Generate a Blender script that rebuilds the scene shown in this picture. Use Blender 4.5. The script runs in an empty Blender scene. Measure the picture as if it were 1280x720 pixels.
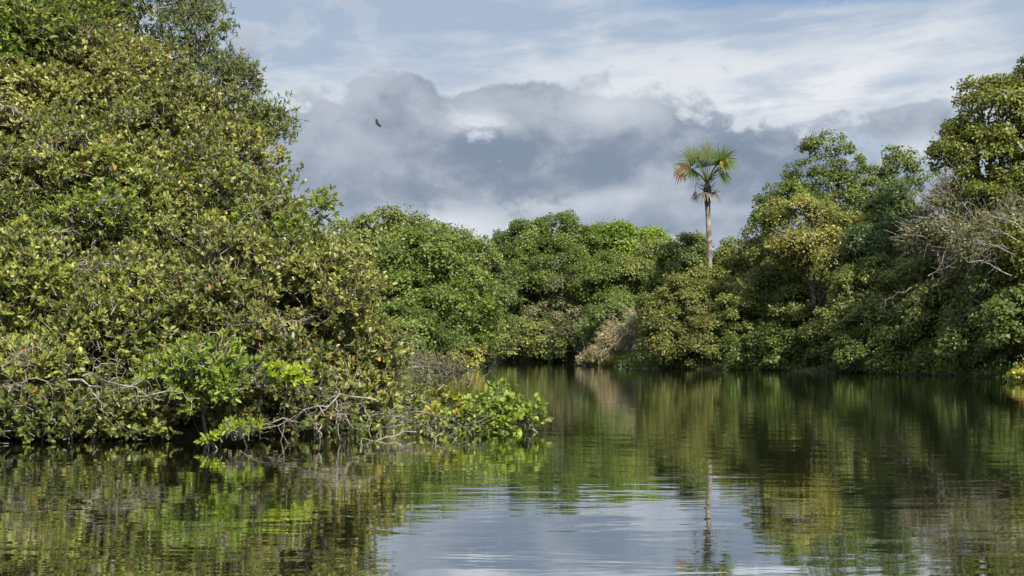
import bpy, math, random
import numpy as np
from mathutils import noise as mnoise, Vector

# ------------------------------------------------------------------ camera
F = 1422.0          # focal length in photo pixels (1280 wide)
CAMH = 1.4          # eye height above the water (sitting in a boat)
HZ = 440.0          # horizon row
sc = bpy.context.scene
cam_d = bpy.data.cameras.new('camera'); cam = bpy.data.objects.new('camera', cam_d)
sc.collection.objects.link(cam); sc.camera = cam
cam_d.sensor_width = 36; cam_d.lens = F / 1280 * 36
cam_d.shift_y = (HZ - 360) / 1280
cam_d.clip_start = 0.1; cam_d.clip_end = 9000
cam.location = (0, 0, CAMH); cam.rotation_euler = (math.radians(90), 0, 0)

def P(px, py, D):
    return np.array([(px - 640) / F * D, D, CAMH - (py - HZ) / F * D])

# ------------------------------------------------------------------ light
EXPO = 1.0
SUN_EL = math.radians(46); SUN_AZ = math.radians(150)      # azimuth clockwise from +Y (view axis): behind right
sv = Vector((math.sin(SUN_AZ) * math.cos(SUN_EL), math.cos(SUN_AZ) * math.cos(SUN_EL), math.sin(SUN_EL)))
sun_d = bpy.data.lights.new('sun', 'SUN'); sun_d.energy = 5.0; sun_d.angle = math.radians(0.8)
sun_d.color = (1.0, 0.94, 0.84)
sun = bpy.data.objects.new('sun', sun_d); sc.collection.objects.link(sun)
sun.rotation_euler = sv.to_track_quat('Z', 'Y').to_euler(); sun.location = (30, -30, 60)

sc.view_settings.view_transform = 'Standard'; sc.view_settings.look = 'None'
sc.view_settings.gamma = 1; sc.view_settings.exposure = EXPO
sc.view_settings.use_curve_mapping = False
try:
    sc.cycles.use_denoising = True
    sc.cycles.max_bounces = 7; sc.cycles.diffuse_bounces = 4; sc.cycles.glossy_bounces = 3
    sc.cycles.transmission_bounces = 3; sc.cycles.transparent_max_bounces = 4
    sc.cycles.caustics_reflective = False; sc.cycles.caustics_refractive = False
    sc.cycles.sample_clamp_indirect = 4
except Exception: pass

# small node language ------------------------------------------------
class Nd:
    def __init__(s, nt): s.nt = nt
    def new(s, t, **kw):
        n = s.nt.nodes.new(t)
        for k, v in kw.items(): setattr(n, k, v)
        return n
    def put(s, sock, v):
        if isinstance(v, S): s.nt.links.new(v.o, sock)
        elif v is not None:
            if isinstance(v, (tuple, list)) and sock.type == 'RGBA' and len(v) == 3: v = (*v, 1)
            sock.default_value = v
    def math(s, op, a, b=None, c=None, clamp=False):
        n = s.new('ShaderNodeMath', operation=op, use_clamp=clamp)
        s.put(n.inputs[0], a); s.put(n.inputs[1], b); s.put(n.inputs[2], c)
        return S(s, n.outputs[0])
    def mix(s, f, a, b, blend='MIX'):
        n = s.new('ShaderNodeMix', data_type='RGBA', blend_type=blend)
        s.put(n.inputs[0], f); s.put(n.inputs[6], a); s.put(n.inputs[7], b)
        return S(s, n.outputs[2])
    def smooth(s, x, lo, hi, a=0.0, b=1.0):
        n = s.new('ShaderNodeMapRange', interpolation_type='SMOOTHSTEP')
        for i, v in enumerate((x, lo, hi, a, b)): s.put(n.inputs[i], v)
        return S(s, n.outputs[0])
    def noise(s, vec, scale, detail=4, rough=0.5, dist=0.0, lac=2.0):
        n = s.new('ShaderNodeTexNoise'); s.put(n.inputs['Vector'], vec)
        n.inputs['Scale'].default_value = scale; n.inputs['Detail'].default_value = detail
        n.inputs['Roughness'].default_value = rough; n.inputs['Distortion'].default_value = dist
        n.inputs['Lacunarity'].default_value = lac
        return S(s, n.outputs[0])
    def xyz(s, x, y, z):
        n = s.new('ShaderNodeCombineXYZ')
        for i, v in enumerate((x, y, z)): s.put(n.inputs[i], v)
        return S(s, n.outputs[0])
    def sep(s, v):
        n = s.new('ShaderNodeSeparateXYZ'); s.put(n.inputs[0], v)
        return [S(s, o) for o in n.outputs]
    def attr(s, name):
        n = s.new('ShaderNodeAttribute', attribute_name=name); return S(s, n.outputs['Fac'])
class S:
    def __init__(s, t, o): s.t, s.o = t, o
    def __add__(s, b): return s.t.math('ADD', s, b)
    __radd__ = __add__
    def __sub__(s, b): return s.t.math('SUBTRACT', s, b)
    def __rsub__(s, b): return s.t.math('SUBTRACT', b, s)
    def __mul__(s, b): return s.t.math('MULTIPLY', s, b)
    __rmul__ = __mul__

# ------------------------------------------------------------------ sky
w = bpy.data.worlds.new('World'); sc.world = w; w.use_nodes = True
nt = w.node_tree; nt.nodes.clear(); t = Nd(nt)
SKYK = 0.1
sky = t.new('ShaderNodeTexSky', sky_type='NISHITA', sun_disc=False)
sky.sun_elevation = SUN_EL; sky.sun_rotation = SUN_AZ; sky.dust_density = 1.5; sky.ozone_density = 1.5
tc = t.new('ShaderNodeTexCoord'); vec = S(t, tc.outputs['Generated'])
x, y, z = t.sep(vec)
az = t.math('ARCTAN2', x, y); el = t.math('ARCSINE', z)
def G(px, py, rx, ry, rot=0.0):
    a0 = math.atan((px - 640) / F); e0 = math.atan((HZ - py) / math.hypot(F, px - 640))
    da = (az - a0); de = (el - e0)
    if rot:
        c, s_ = math.cos(rot), math.sin(rot)
        da, de = da * c + de * s_, de * c - da * s_
    da = da * (F / rx); de = de * (F / ry)
    return t.math('EXPONENT', t.math('MULTIPLY', da * da + de * de, -1.0))
def C(r, g, b): return tuple(((v / 255 + .055) / 1.055) ** 2.4 / SKYK / 2 ** EXPO for v in (r, g, b))
v1 = t.xyz(x, y, z * 1.7)
n_big = t.noise(v1, 6.0, 5, 0.5, 0.15)
n_mid = t.noise(t.xyz(x + 3, y, z * 1.5), 16.0, 9, 0.56, 0.25)
n_fine = t.noise(t.xyz(x, y + 5, z * 1.3), 42.0, 8, 0.62, 0.2)
n_str = t.noise(t.xyz(x * 0.8, y, z * 5.0 + x * 0.5), 3.2, 9, 0.55, 0.3)
n_str2 = t.noise(t.xyz(x, y, z * 6.0 - x * 0.5), 8.0, 9, 0.62, 0.4)
# high veil: pale blue grey with whiter streaks
veil = t.mix(t.smooth(n_str * 0.7 + n_mid * 0.3 + (n_str2 - 0.5) * 0.5, 0.40, 0.66), C(170, 187, 209), C(212, 220, 229))
wht = G(980, 130, 230, 34) * 0.75 + G(1120, 62, 110, 26, 0.35) * 0.6 + G(420, 138, 80, 22) * 0.30 + G(745, 118, 60, 20) * 0.55 + G(880, 90, 160, 22) * 0.4 + G(620, 88, 150, 14) * 0.3 + G(1270, 130, 90, 26) * 0.3 + G(598, 154, 55, 22) * 1.6
veil = t.mix(t.math('MULTIPLY', wht, t.smooth(n_str2 * 0.6 + n_mid * 0.4, 0.38, 0.56, 0.45, 1.25), clamp=True), veil, C(232, 235, 240))
blue = t.smooth(n_str2 * 0.6 + n_str * 0.6 + G(1010, -8, 260, 20) * 0.5 + G(1260, 20, 130, 60) * 0.22 + G(660, -60, 500, 50) * 0.2, 0.78, 1.05)
skyc = S(t, sky.outputs[0])
veil = t.mix(blue * 0.75, veil, t.mix(0.75, skyc, C(104, 146, 194)))
# the low grey cumulus bank
Fd = (G(480, 200, 150, 62) * 0.72 + G(520, 112, 34, 30, 0.5) * 0.55 + G(480, 135, 34, 28, 0.4) * 0.35 + G(730, 178, 200, 56) * 0.85 + G(660, 112, 80, 18) * 0.38
      + G(940, 218, 230, 62) * 0.85 + G(1150, 152, 46, 18) * 0.72 + G(870, 270, 330, 48) * 0.7 + G(350, 185, 60, 50) * 0.45
      + G(300, 68, 46, 18) * 0.50 + G(420, 260, 120, 40) * 0.5 + G(600, 262, 60, 22) * 0.3)
band = t.math('EXPONENT', t.math('MULTIPLY', (el - 0.15) * 10.0 * ((el - 0.15) * 10.0), -1.0)) * t.smooth(t.math('ABSOLUTE', az), 0.5, 0.9) * 0.5
Fd = Fd + band + (n_big - 0.5) * 1.0 + (n_mid - 0.5) * 2.1 + (n_fine - 0.5) * 0.75
dark = t.smooth(Fd, 0.34, 0.64)
tex = n_mid * 0.55 + n_big * 0.25 + n_fine * 0.2
rim = G(598, 154, 44, 15) * 1.15 + G(548, 286, 80, 26) * 1.1 + G(1150, 188, 70, 18) * 0.8 + G(760, 122, 55, 24) * 0.5 + G(790, 244, 50, 12) * 0.5 + G(690, 250, 50, 9) * 0.5 + G(920, 262, 60, 10) * 0.35 + G(700, 262, 100, 12) * 0.40 + G(650, 300, 60, 24) * 0.5 + G(770, 140, 60, 14) * 0.3 + G(850, 170, 50, 12) * 0.25
soft = G(430, 188, 66, 32)
dcol = t.mix(t.smooth(tex + (Fd - .7) * -.06, 0.42, 0.62), C(132, 146, 166), C(184, 192, 205))
dcol = t.mix(soft * 0.62, dcol, C(188, 195, 208))
dcol = t.mix(t.smooth(el, 0.15, 0.07, 0, 0.35), dcol, C(172, 185, 204))
dcol = t.mix(t.math('MULTIPLY', rim, t.smooth(tex, 0.38, 0.50), clamp=True), dcol, C(220, 226, 234))
# bright silver edge where the bank thins
edge = t.smooth(Fd, 0.22, 0.40) * t.smooth(Fd, 0.62, 0.42)
cloud = t.mix(dark, t.mix(edge * 0.22, veil, C(212, 219, 228)), dcol)
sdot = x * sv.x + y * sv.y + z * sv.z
cloud = t.mix(1.0, cloud, t.xyz(*[t.smooth(sdot, -0.1, 0.9, 1.0, 1.75)] * 3), 'MULTIPLY')  # added: unseen sky towards the sun brightened, as fill light for dark foliage
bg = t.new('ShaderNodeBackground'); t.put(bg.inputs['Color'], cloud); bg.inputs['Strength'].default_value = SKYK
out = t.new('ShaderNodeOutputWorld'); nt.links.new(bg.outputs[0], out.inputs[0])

# ------------------------------------------------------------------ materials
def mat(name):
    m = bpy.data.materials.new(name); m.use_nodes = True; m.node_tree.nodes.clear()
    t = Nd(m.node_tree); o = t.new('ShaderNodeOutputMaterial'); return m, t, o

def leaf_mat(name, c1, c2, acc=(0.30, 0.22, 0.03), pa=0.02, trans=0.34, rough=0.5, under=1.25, spec=0.4):
    c1 = tuple(v * g for v, g in zip(c1, (1.35, 1.38, 1.2))); c2 = tuple(v * g for v, g in zip(c2, (1.12, 1.15, 1.0)))
    m, t, o = mat(name)
    r = t.attr('rnd'); ti = t.attr('tint')
    f = t.math('ADD', ti * 0.78, (r - 0.5) * 0.75, clamp=True)
    col = t.mix(f, c1, c2)
    r2 = t.math('FRACT', r * 37.7)
    r3 = t.math('FRACT', r * 91.3)
    col = t.mix(t.math('GREATER_THAN', r2, 1 - pa), col, t.mix(r3, acc, tuple(min(1, a * k) for a, k in zip(acc, (1.0, .62, .8)))))
    col = t.mix(1.0, col, t.xyz(*[t.math('MULTIPLY_ADD', r3, 0.36, 0.82)] * 3), 'MULTIPLY')
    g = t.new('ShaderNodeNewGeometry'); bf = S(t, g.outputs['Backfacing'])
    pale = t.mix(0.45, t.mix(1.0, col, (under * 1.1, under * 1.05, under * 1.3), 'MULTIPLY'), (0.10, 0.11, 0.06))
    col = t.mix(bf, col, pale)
    p = t.new('ShaderNodeBsdfPrincipled'); t.put(p.inputs['Base Color'], col)
    t.put(p.inputs['Roughness'], bf * 0.25 + rough); p.inputs['Specular IOR Level'].default_value = spec
    tr = t.new('ShaderNodeBsdfTranslucent')
    t.put(tr.inputs['Color'], t.mix(1.0, col, (1.5, 1.55, 0.6), 'MULTIPLY'))
    mx = t.new('ShaderNodeMixShader'); mx.inputs[0].default_value = trans
    m.node_tree.links.new(p.outputs[0], mx.inputs[1]); m.node_tree.links.new(tr.outputs[0], mx.inputs[2])
    m.node_tree.links.new(mx.outputs[0], o.inputs[0]); return m

def bark_mat(name, c1, c2, scale=9.0):
    m, t, o = mat(name)
    tc = t.new('ShaderNodeTexCoord'); v = S(t, tc.outputs['Object'])
    n = t.noise(v, scale, 6, 0.65); n2 = t.noise(v, scale * .23, 3, 0.5)
    col = t.mix(t.smooth(n * 0.6 + n2 * 0.4, 0.38, 0.62), c1, c2)
    p = t.new('ShaderNodeBsdfPrincipled'); t.put(p.inputs['Base Color'], col); p.inputs['Roughness'].default_value = 0.85
    b = t.new('ShaderNodeBump'); b.inputs['Strength'].default_value = 0.5; b.inputs['Distance'].default_value = 0.02
    t.put(b.inputs['Height'], n); m.node_tree.links.new(b.outputs[0], p.inputs['Normal'])
    m.node_tree.links.new(p.outputs[0], o.inputs[0]); return m

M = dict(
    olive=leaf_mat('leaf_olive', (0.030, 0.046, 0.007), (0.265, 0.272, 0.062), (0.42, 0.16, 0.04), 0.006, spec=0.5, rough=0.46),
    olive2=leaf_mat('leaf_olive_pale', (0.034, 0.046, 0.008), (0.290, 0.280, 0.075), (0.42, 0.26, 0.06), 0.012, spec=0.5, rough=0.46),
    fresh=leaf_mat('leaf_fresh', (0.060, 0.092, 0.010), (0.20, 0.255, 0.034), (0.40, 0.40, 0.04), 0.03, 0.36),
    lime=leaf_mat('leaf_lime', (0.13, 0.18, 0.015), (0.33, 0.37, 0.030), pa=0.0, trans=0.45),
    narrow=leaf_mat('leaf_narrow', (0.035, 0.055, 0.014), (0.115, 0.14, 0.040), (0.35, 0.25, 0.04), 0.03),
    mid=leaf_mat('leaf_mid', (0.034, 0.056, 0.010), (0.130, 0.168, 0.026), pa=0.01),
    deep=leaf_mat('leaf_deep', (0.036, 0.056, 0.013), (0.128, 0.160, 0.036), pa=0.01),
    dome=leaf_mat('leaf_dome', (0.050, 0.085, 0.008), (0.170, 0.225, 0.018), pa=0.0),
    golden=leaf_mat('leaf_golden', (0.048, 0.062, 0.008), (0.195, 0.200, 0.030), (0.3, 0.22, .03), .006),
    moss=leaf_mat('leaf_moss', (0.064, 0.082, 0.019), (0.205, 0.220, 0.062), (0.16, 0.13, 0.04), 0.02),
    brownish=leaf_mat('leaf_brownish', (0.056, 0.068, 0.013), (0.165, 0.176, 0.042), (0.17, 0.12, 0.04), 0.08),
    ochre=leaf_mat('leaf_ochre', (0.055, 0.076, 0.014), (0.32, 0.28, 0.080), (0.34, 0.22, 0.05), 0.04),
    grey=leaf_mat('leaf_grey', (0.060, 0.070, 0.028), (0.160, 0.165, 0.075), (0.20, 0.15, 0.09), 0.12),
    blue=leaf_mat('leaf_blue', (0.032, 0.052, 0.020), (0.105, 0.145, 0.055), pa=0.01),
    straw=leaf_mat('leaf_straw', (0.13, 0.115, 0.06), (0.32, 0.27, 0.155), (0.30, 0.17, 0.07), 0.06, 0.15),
    yellowgreen=leaf_mat('leaf_yellowgreen', (0.12, 0.12, 0.015), (0.34, 0.31, 0.04), pa=0.05),
    bark=bark_mat('bark', (0.055, 0.045, 0.036), (0.20, 0.175, 0.15)),
    barkdark=bark_mat('bark_dark', (0.030, 0.024, 0.018), (0.10, 0.085, 0.07)),
    twig=bark_mat('bark_pale', (0.085, 0.072, 0.058), (0.30, 0.262, 0.215), 14),
    palmbark=bark_mat('palm_bark', (0.07, 0.058, 0.046), (0.27, 0.235, 0.195), 3.0),
    pgreen=leaf_mat('palm_green', (0.022, 0.042, 0.004), (0.072, 0.105, 0.012), pa=0.0, trans=0.3),
    pyellow=leaf_mat('palm_yellow', (0.13, 0.11, 0.018), (0.31, 0.245, 0.045), pa=0.0, trans=0.3),
    pbrown=leaf_mat('palm_brown', (0.075, 0.034, 0.018), (0.17, 0.080, 0.045), pa=0.0, trans=0.2),
    pdead=leaf_mat('palm_dead', (0.045, 0.035, 0.028), (0.10, 0.080, 0.066), pa=0.0, trans=0.1),
)

# ------------------------------------------------------------------ mesh building
def unit(a): return a / np.maximum(np.linalg.norm(a, axis=-1, keepdims=True), 1e-9)
class Acc:
    def __init__(s): s.v = []; s.q = []; s.r = []; s.t = []; s.mi = []; s.n = 0
    def add(s, v, q, r=None, ti=None, mi=0):
        v = np.asarray(v, dtype=np.float32).reshape(-1, 3); q = np.asarray(q, dtype=np.int32).reshape(-1, 4)
        if not len(q): return
        s.v.append(v); s.q.append(q + s.n); s.n += len(v)
        s.r.append(np.full(len(q), 0.5, np.float32) if r is None else np.asarray(r, np.float32))
        s.t.append(np.full(len(q), 0.5, np.float32) if ti is None else np.asarray(ti, np.float32))
        s.mi.append(np.full(len(q), mi, np.int32))
    def build(s, name, mats, parent=None, origin=(0, 0, 0), smooth=False):
        v = np.concatenate(s.v) - np.asarray(origin, np.float32); q = np.concatenate(s.q)
        me = bpy.data.meshes.new(name); me.vertices.add(len(v)); me.vertices.foreach_set('co', v.ravel())
        me.loops.add(len(q) * 4); me.loops.foreach_set('vertex_index', q.ravel())
        me.polygons.add(len(q)); me.polygons.foreach_set('loop_start', np.arange(len(q), dtype=np.int32) * 4)
        me.polygons.foreach_set('loop_total', np.full(len(q), 4, np.int32))
        me.polygons.foreach_set('material_index', np.concatenate(s.mi))
        me.update(calc_edges=True)
        for nm, arr in (('rnd', s.r), ('tint', s.t)):
            a = me.attributes.new(nm, 'FLOAT', 'FACE'); a.data.foreach_set('value', np.concatenate(arr))
        if smooth: me.polygons.foreach_set('use_smooth', np.ones(len(q), bool))
        for m in (mats if isinstance(mats, (list, tuple)) else [mats]): me.materials.append(m)
        o = bpy.data.objects.new(name, me); sc.collection.objects.link(o)
        if parent is not None: o.parent = parent
        else: o.location = origin
        return o

def thing(name, label, cat, loc, group=None):
    o = bpy.data.objects.new(name, None); sc.collection.objects.link(o); o.location = loc
    o.empty_display_size = 0.3
    return tag(o, label, cat, group)
def tag(o, label, cat, group=None):
    o['label'] = label; o['category'] = cat
    if group: o['group'] = group
    return o

def leaves(acc, pos, d, n, L, W, rnd, tint, oval=False, fold=0.18, droop=0.0, mi=0):
    """pos base, d direction, n upper normal (approx), L length, W half width"""
    k = len(pos)
    if not k: return
    d = unit(d); s = unit(np.cross(d, n)); n = np.cross(s, d)
    L = np.broadcast_to(np.asarray(L, float).reshape(-1, 1), (k, 1)); W = np.broadcast_to(np.asarray(W, float).reshape(-1, 1), (k, 1))
    tip = pos + d * L - n * (droop * L)
    if oval:
        a = pos + d * L * .34 + n * W * fold; b = pos + d * L * .74 + n * (W * fold - droop * L * .5)
        V = np.stack([pos, a + s * W * .86, b + s * W * .80, tip, b - s * W * .80, a - s * W * .86], 1)
        base = np.arange(k)[:, None] * 6
        Q = np.concatenate([base + np.array([0, 3, 2, 1]), base + np.array([0, 5, 4, 3])], 1).reshape(-1, 4)
        # winding so that the face normal is the upper side
        acc.add(V.reshape(-1, 3), Q[:, ::-1], np.repeat(rnd, 2), np.repeat(tint, 2), mi)
    else:
        c = pos + d * L * .5 + n * W * fold
        V = np.stack([pos, c + s * W, tip, c - s * W], 1)
        Q = np.arange(k)[:, None] * 4 + np.array([0, 1, 2, 3])
        acc.add(V.reshape(-1, 3), Q, rnd, tint, mi)

def tube(acc, pts, rad, sides=6, mi=0, cap=True):
    pts = np.asarray(pts, float); n = len(pts)
    rad = np.broadcast_to(np.asarray(rad, float), (n,))
    T = unit(np.gradient(pts, axis=0))
    up = np.array([0.13, 0.31, 0.94]); u = unit(np.cross(T, up)); v = np.cross(T, u)
    a = np.arange(sides) * 2 * math.pi / sides
    ring = pts[:, None] + rad[:, None, None] * (u[:, None] * np.cos(a)[None, :, None] + v[:, None] * np.sin(a)[None, :, None])
    i = np.arange(n - 1)[:, None] * sides; j = np.arange(sides)[None]; j2 = (j + 1) % sides
    Q = np.stack([i + j, i + j2, i + sides + j2, i + sides + j], -1).reshape(-1, 4)
    acc.add(ring.reshape(-1, 3), Q, np.full(len(Q), .5), np.full(len(Q), .5), mi)

def twigs_vec(acc, A, B, r, bend, mi=0):
    """many thin 3 sided twigs at once, each with one bend"""
    k = len(A)
    if not k: return
    Mi = (A + B) / 2 + bend
    T = unit(B - A); u = unit(np.cross(T, np.array([.2, .3, .9]))); v = np.cross(T, u)
    a = np.arange(3) * 2 * math.pi / 3; V = []
    for Pn, f in ((A, 1.0), (Mi, .8), (B, .5)):
        V.append(Pn[:, None] + (r * f)[:, None, None] * (u[:, None] * np.cos(a)[None, :, None] + v[:, None] * np.sin(a)[None, :, None]))
    V = np.stack(V, 1).reshape(k, 9, 3)
    q = np.array([[s * 3 + j, s * 3 + (j + 1) % 3, s * 3 + 3 + (j + 1) % 3, s * 3 + 3 + j] for s in (0, 1) for j in range(3)])
    Q = (np.arange(k)[:, None, None] * 9 + q[None]).reshape(-1, 4)
    acc.add(V.reshape(-1, 3), Q, None, None, mi)

def wander(rng, a, d, L, r0, steps=7, wig=0.25, droop=0.0, r1=0.3):
    p = np.array(a, float); d = unit(np.array(d, float)); pts = [p.copy()]
    for i in range(steps):
        d = unit(d + rng.normal(0, wig, 3) + np.array([0, 0, -droop])); p = p + d * L / steps; pts.append(p.copy())
    return np.array(pts), np.linspace(r0, r0 * r1, steps + 1)
def bough(acc, rng, a, d, L, r, depth, wig=0.25, sides=5, droop=0.0, mi=0, spread=0.7, kids=3, ends=None):
    pts, rad = wander(rng, a, d, L, r, 6, wig, droop)
    tube(acc, pts, rad, sides, mi)
    if ends is not None: ends.append((pts[-1], unit(pts[-1] - pts[-2])))
    if depth > 0:
        for k in range(kids):
            i = rng.integers(2, 6)
            dd = unit(pts[i] - pts[i - 1]) + rng.normal(0, spread, 3)
            bough(acc, rng, pts[i], dd, L * rng.uniform(.4, .7), rad[i] * .7, depth - 1, wig, max(3, sides - 1), droop, mi, spread, kids, ends)

def limb(acc, rng, a, b, r0, r1, sides=6, steps=7, wig=0.07):
    a = np.array(a, float); b = np.array(b, float); L = np.linalg.norm(b - a)
    tt = np.linspace(0, 1, steps + 1)[:, None]
    horiz = (b - a) * np.array([1, 1, 0])
    pts = a + (b - a) * tt + np.array([0, 0, 1]) * L * 0.10 * np.sin(tt * math.pi) - horiz * 0.12 * np.sin(tt * math.pi)
    pts[1:-1] += rng.normal(0, wig * L / steps * 2, (steps - 1, 3))
    tube(acc, pts, np.linspace(r0, r1, steps + 1), sides); return pts

def lobe_w(l):
    px, py, D, rx, rz = l[:5]
    c = P(px, py, D); k = D / F; ry = (l[5] if len(l) > 5 else (rx * .5 + rz * .5)) * k
    return c, np.array([rx * k, ry, rz * k])

def clump_centres(rng, lobes, cr, cover, back=0.35, seed=0, jag=0.22):
    C_, N_, R_ = [], [], []
    for li, (c, ax) in enumerate(lobes):
        a, b, cc = ax; p = 1.6
        area = 4 * math.pi * (((a * b) ** p + (a * cc) ** p + (b * cc) ** p) / 3) ** (1 / p)
        n = max(6, int(area / (math.pi * cr * cr) * cover))
        d = unit(rng.normal(0, 1, (n, 3)))
        keep = ~((d[:, 1] > .25) & (rng.random(n) > back)) & ~((d[:, 2] < -.55) & (rng.random(n) > .6))
        d = d[keep]; n = len(d)
        rr = np.array([mnoise.noise(Vector(tuple(v * 1.9 + seed + li * 7.7))) for v in d]) * jag * 2
        rad = 0.86 + rr + rng.uniform(-.08, .08, n); out_ = rng.random(n) < .10; rad = rad + out_ * rng.uniform(.08, .22, n)
        pos = c + d * ax * rad[:, None]
        nn = unit(d / ax)
        ok = np.ones(n, bool)
        for lj, (c2, ax2) in enumerate(lobes):
            if lj != li: ok &= (((pos - c2) / (ax2 * .74)) ** 2).sum(1) > 1
        ok &= pos[:, 2] > cr * .12
        C_.append(pos[ok]); N_.append(nn[ok]); R_.append(cr * np.exp(rng.normal(-.08, .38, ok.sum())).clip(.4, 1.9) * np.where(out_[ok], .6, 1))
    return np.concatenate(C_), np.concatenate(N_), np.concatenate(R_)

def in_clump(rng, cen, nor, r, cnt, flat=0.62):
    idx = np.repeat(np.arange(len(cen)), cnt); k = len(idx)
    d = unit(rng.normal(0, 1, (k, 3)))
    axis = unit(nor[idx] * 0.75 + np.array([0, 0, .75]))
    dn = (d * axis).sum(1)
    flip = dn < -0.25
    d[flip] -= 2 * dn[flip, None] * axis[flip]
    rad = rng.random(k) ** 0.40 * (1 + .20 * np.abs(rng.normal(0, 1, k)) * (rng.random(k) < .35))
    pos = cen[idx] + d * (r[idx] * rad)[:, None] * np.array([1, 1, flat])
    return idx, pos, d, axis, rad

def tree(name, label, cat, lobes, mat_, base=None, cr=1.0, leaf=0.22, lai=1.0, cover=1.7, ratio=.30, back=0.35, barkm='barkdark',
         seed=1, group=None, rosette=False, inner=0.5, jag=0.22, tr=0.22, narrow=False, droop=0.0, tbias=0.0, trunk=True,
         stems=0, twigs=0, twigr=.02, upl=.55, flat=0.80, twr=0.006, kleaf=8):
    rng = np.random.default_rng(seed)
    LW = [lobe_w(l) for l in lobes]
    cen, nor, r = clump_centres(rng, LW, cr, cover, back, seed * 3.1, jag)
    if base is None:
        b0 = np.mean([c for c, _ in LW], 0); base = (b0[0], b0[1] + .3, 0.25)
    elif len(base) == 2: q = P(base[0], HZ, base[1]); base = (q[0], q[1], 0.15)
    base = np.array(base, float)
    root = thing(name, label, cat, base, group)
    acc = Acc(); ctint = rng.random(len(cen))
    # slow drift of tint over the crown
    drift = np.array([mnoise.noise(Vector(tuple(c * 0.35 / max(cr, .5)))) for c in cen])
    ctint = np.clip(0.5 + (ctint - .5) * .55 + drift * .55 + tbias, 0, 1)
    wood = Acc()
    if rosette:
        cnt = np.maximum(5, (lai * 2 * math.pi * r * r / (leaf * leaf * ratio * 2 * kleaf * .55)).astype(int))
        idx, pos, d, axis, rad = in_clump(rng, cen, nor, r, cnt, flat)
        ok = pos[:, 2] > 0.06
        idx, pos, d, axis, rad = idx[ok], pos[ok], d[ok], axis[ok], rad[ok]
        k = len(pos)
        ax = unit(d * .8 + axis * .7 + rng.normal(0, .35, (k, 3)))
        start = pos - ax * rng.uniform(.7, 2.2, k)[:, None] * leaf + rng.normal(0, .5 * leaf, (k, 3))
        twigs_vec(wood, start, pos, np.full(k, twr) * rng.uniform(.6, 1.5, k), rng.normal(0, .18 * leaf, (k, 3)), 1)
        nl = rng.integers(max(3, kleaf - 3), kleaf + 2, k)
        li = np.repeat(np.arange(k), nl); kk = len(li)
        u = unit(np.cross(ax, np.array([.3, .2, .93]))); v = np.cross(ax, u)
        seq = np.arange(kk) - np.repeat(np.cumsum(nl) - nl, nl)
        ang = seq * 2.4 + np.repeat(rng.random(k) * 6.3, nl) + rng.normal(0, .25, kk)
        side = u[li] * np.cos(ang)[:, None] + v[li] * np.sin(ang)[:, None]
        open_ = rng.uniform(.35, 1.25, kk)[:, None]
        dd = unit(ax[li] * np.cos(open_) + side * np.sin(open_) + rng.normal(0, .12, (kk, 3)))
        nn = unit(ax[li] * np.sin(open_) - side * np.cos(open_) + rng.normal(0, .25, (kk, 3)) + np.array([0, 0, .25]))
        p0 = pos[li] - ax[li] * (seq / 8 * leaf * .5)[:, None]
        L = leaf * rng.uniform(.6, 1.2, kk)
        leaves(acc, p0, dd, nn, L, L * ratio * rng.uniform(.8, 1.2, kk), rng.random(kk), np.clip(ctint[idx][li] + np.repeat(rng.normal(0, .12, k), nl), 0, 1), True, droop=droop)
    else:
        cnt = np.maximum(6, (lai * 2 * math.pi * r * r / (leaf * leaf * ratio)).astype(int))
        idx, pos, d, axis, rad = in_clump(rng, cen, nor, r, cnt, flat)
        ok = pos[:, 2] > 0.03
        idx, pos, d, axis = idx[ok], pos[ok], d[ok], axis[ok]; k = len(pos)
        nn = unit(d * .7 + axis * upl + rng.normal(0, .45, (k, 3)))
        hd = unit(np.cross(nn, rng.normal(0, 1, (k, 3))) + d * .5 + np.array([0, 0, -.35 - droop]))
        L = leaf * rng.uniform(.6, 1.45, k)
        leaves(acc, pos, hd, nn, L, L * ratio, rng.random(k), np.clip(ctint[idx] + rng.normal(0, .08, k), 0, 1), narrow, fold=.3)
    # inner foliage so the crown has body
    for c, ax_ in LW:
        vol = ax_.prod() * 4.19
        k = int(inner * vol / (leaf ** 2) * .45 / max(cr, .4))
        if k < 1: continue
        d = unit(rng.normal(0, 1, (k, 3))); pos = c + d * ax_ * (rng.random(k) ** .45 * .82)[:, None]
        pos = pos[pos[:, 2] > .1]; k = len(pos)
        if not k: continue
        L = leaf * rng.uniform(1, 2.0, k)
        leaves(acc, pos, unit(rng.normal(0, 1, (k, 3))), unit(rng.normal(0, .6, (k, 3)) + np.array([0, 0, 1])), L, L * .38, rng.random(k), rng.random(k) * .5 + .2)
    acc.build('crown', M[mat_] if isinstance(mat_, str) else mat_, root, base)
    if trunk:
        top = np.mean([c for c, _ in LW], 0)
        fork = base * np.array([1, 1, 1]) * .55 + top * .45; fork[2] = base[2] + (top[2] - base[2]) * .4
        limb(wood, rng, base + np.array([0, 0, -.9]), fork, tr, tr * .75, 8)
        for c, ax_ in LW:
            pts = limb(wood, rng, fork, c, tr * .6, tr * .25, 6)
            for q in range(4):
                e = c + unit(rng.normal(0, 1, 3) + np.array([0, -.2, .3])) * ax_ * .8
                limb(wood, rng, pts[rng.integers(3, 7)], e, tr * .25, tr * .06, 5, 5)
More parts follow.
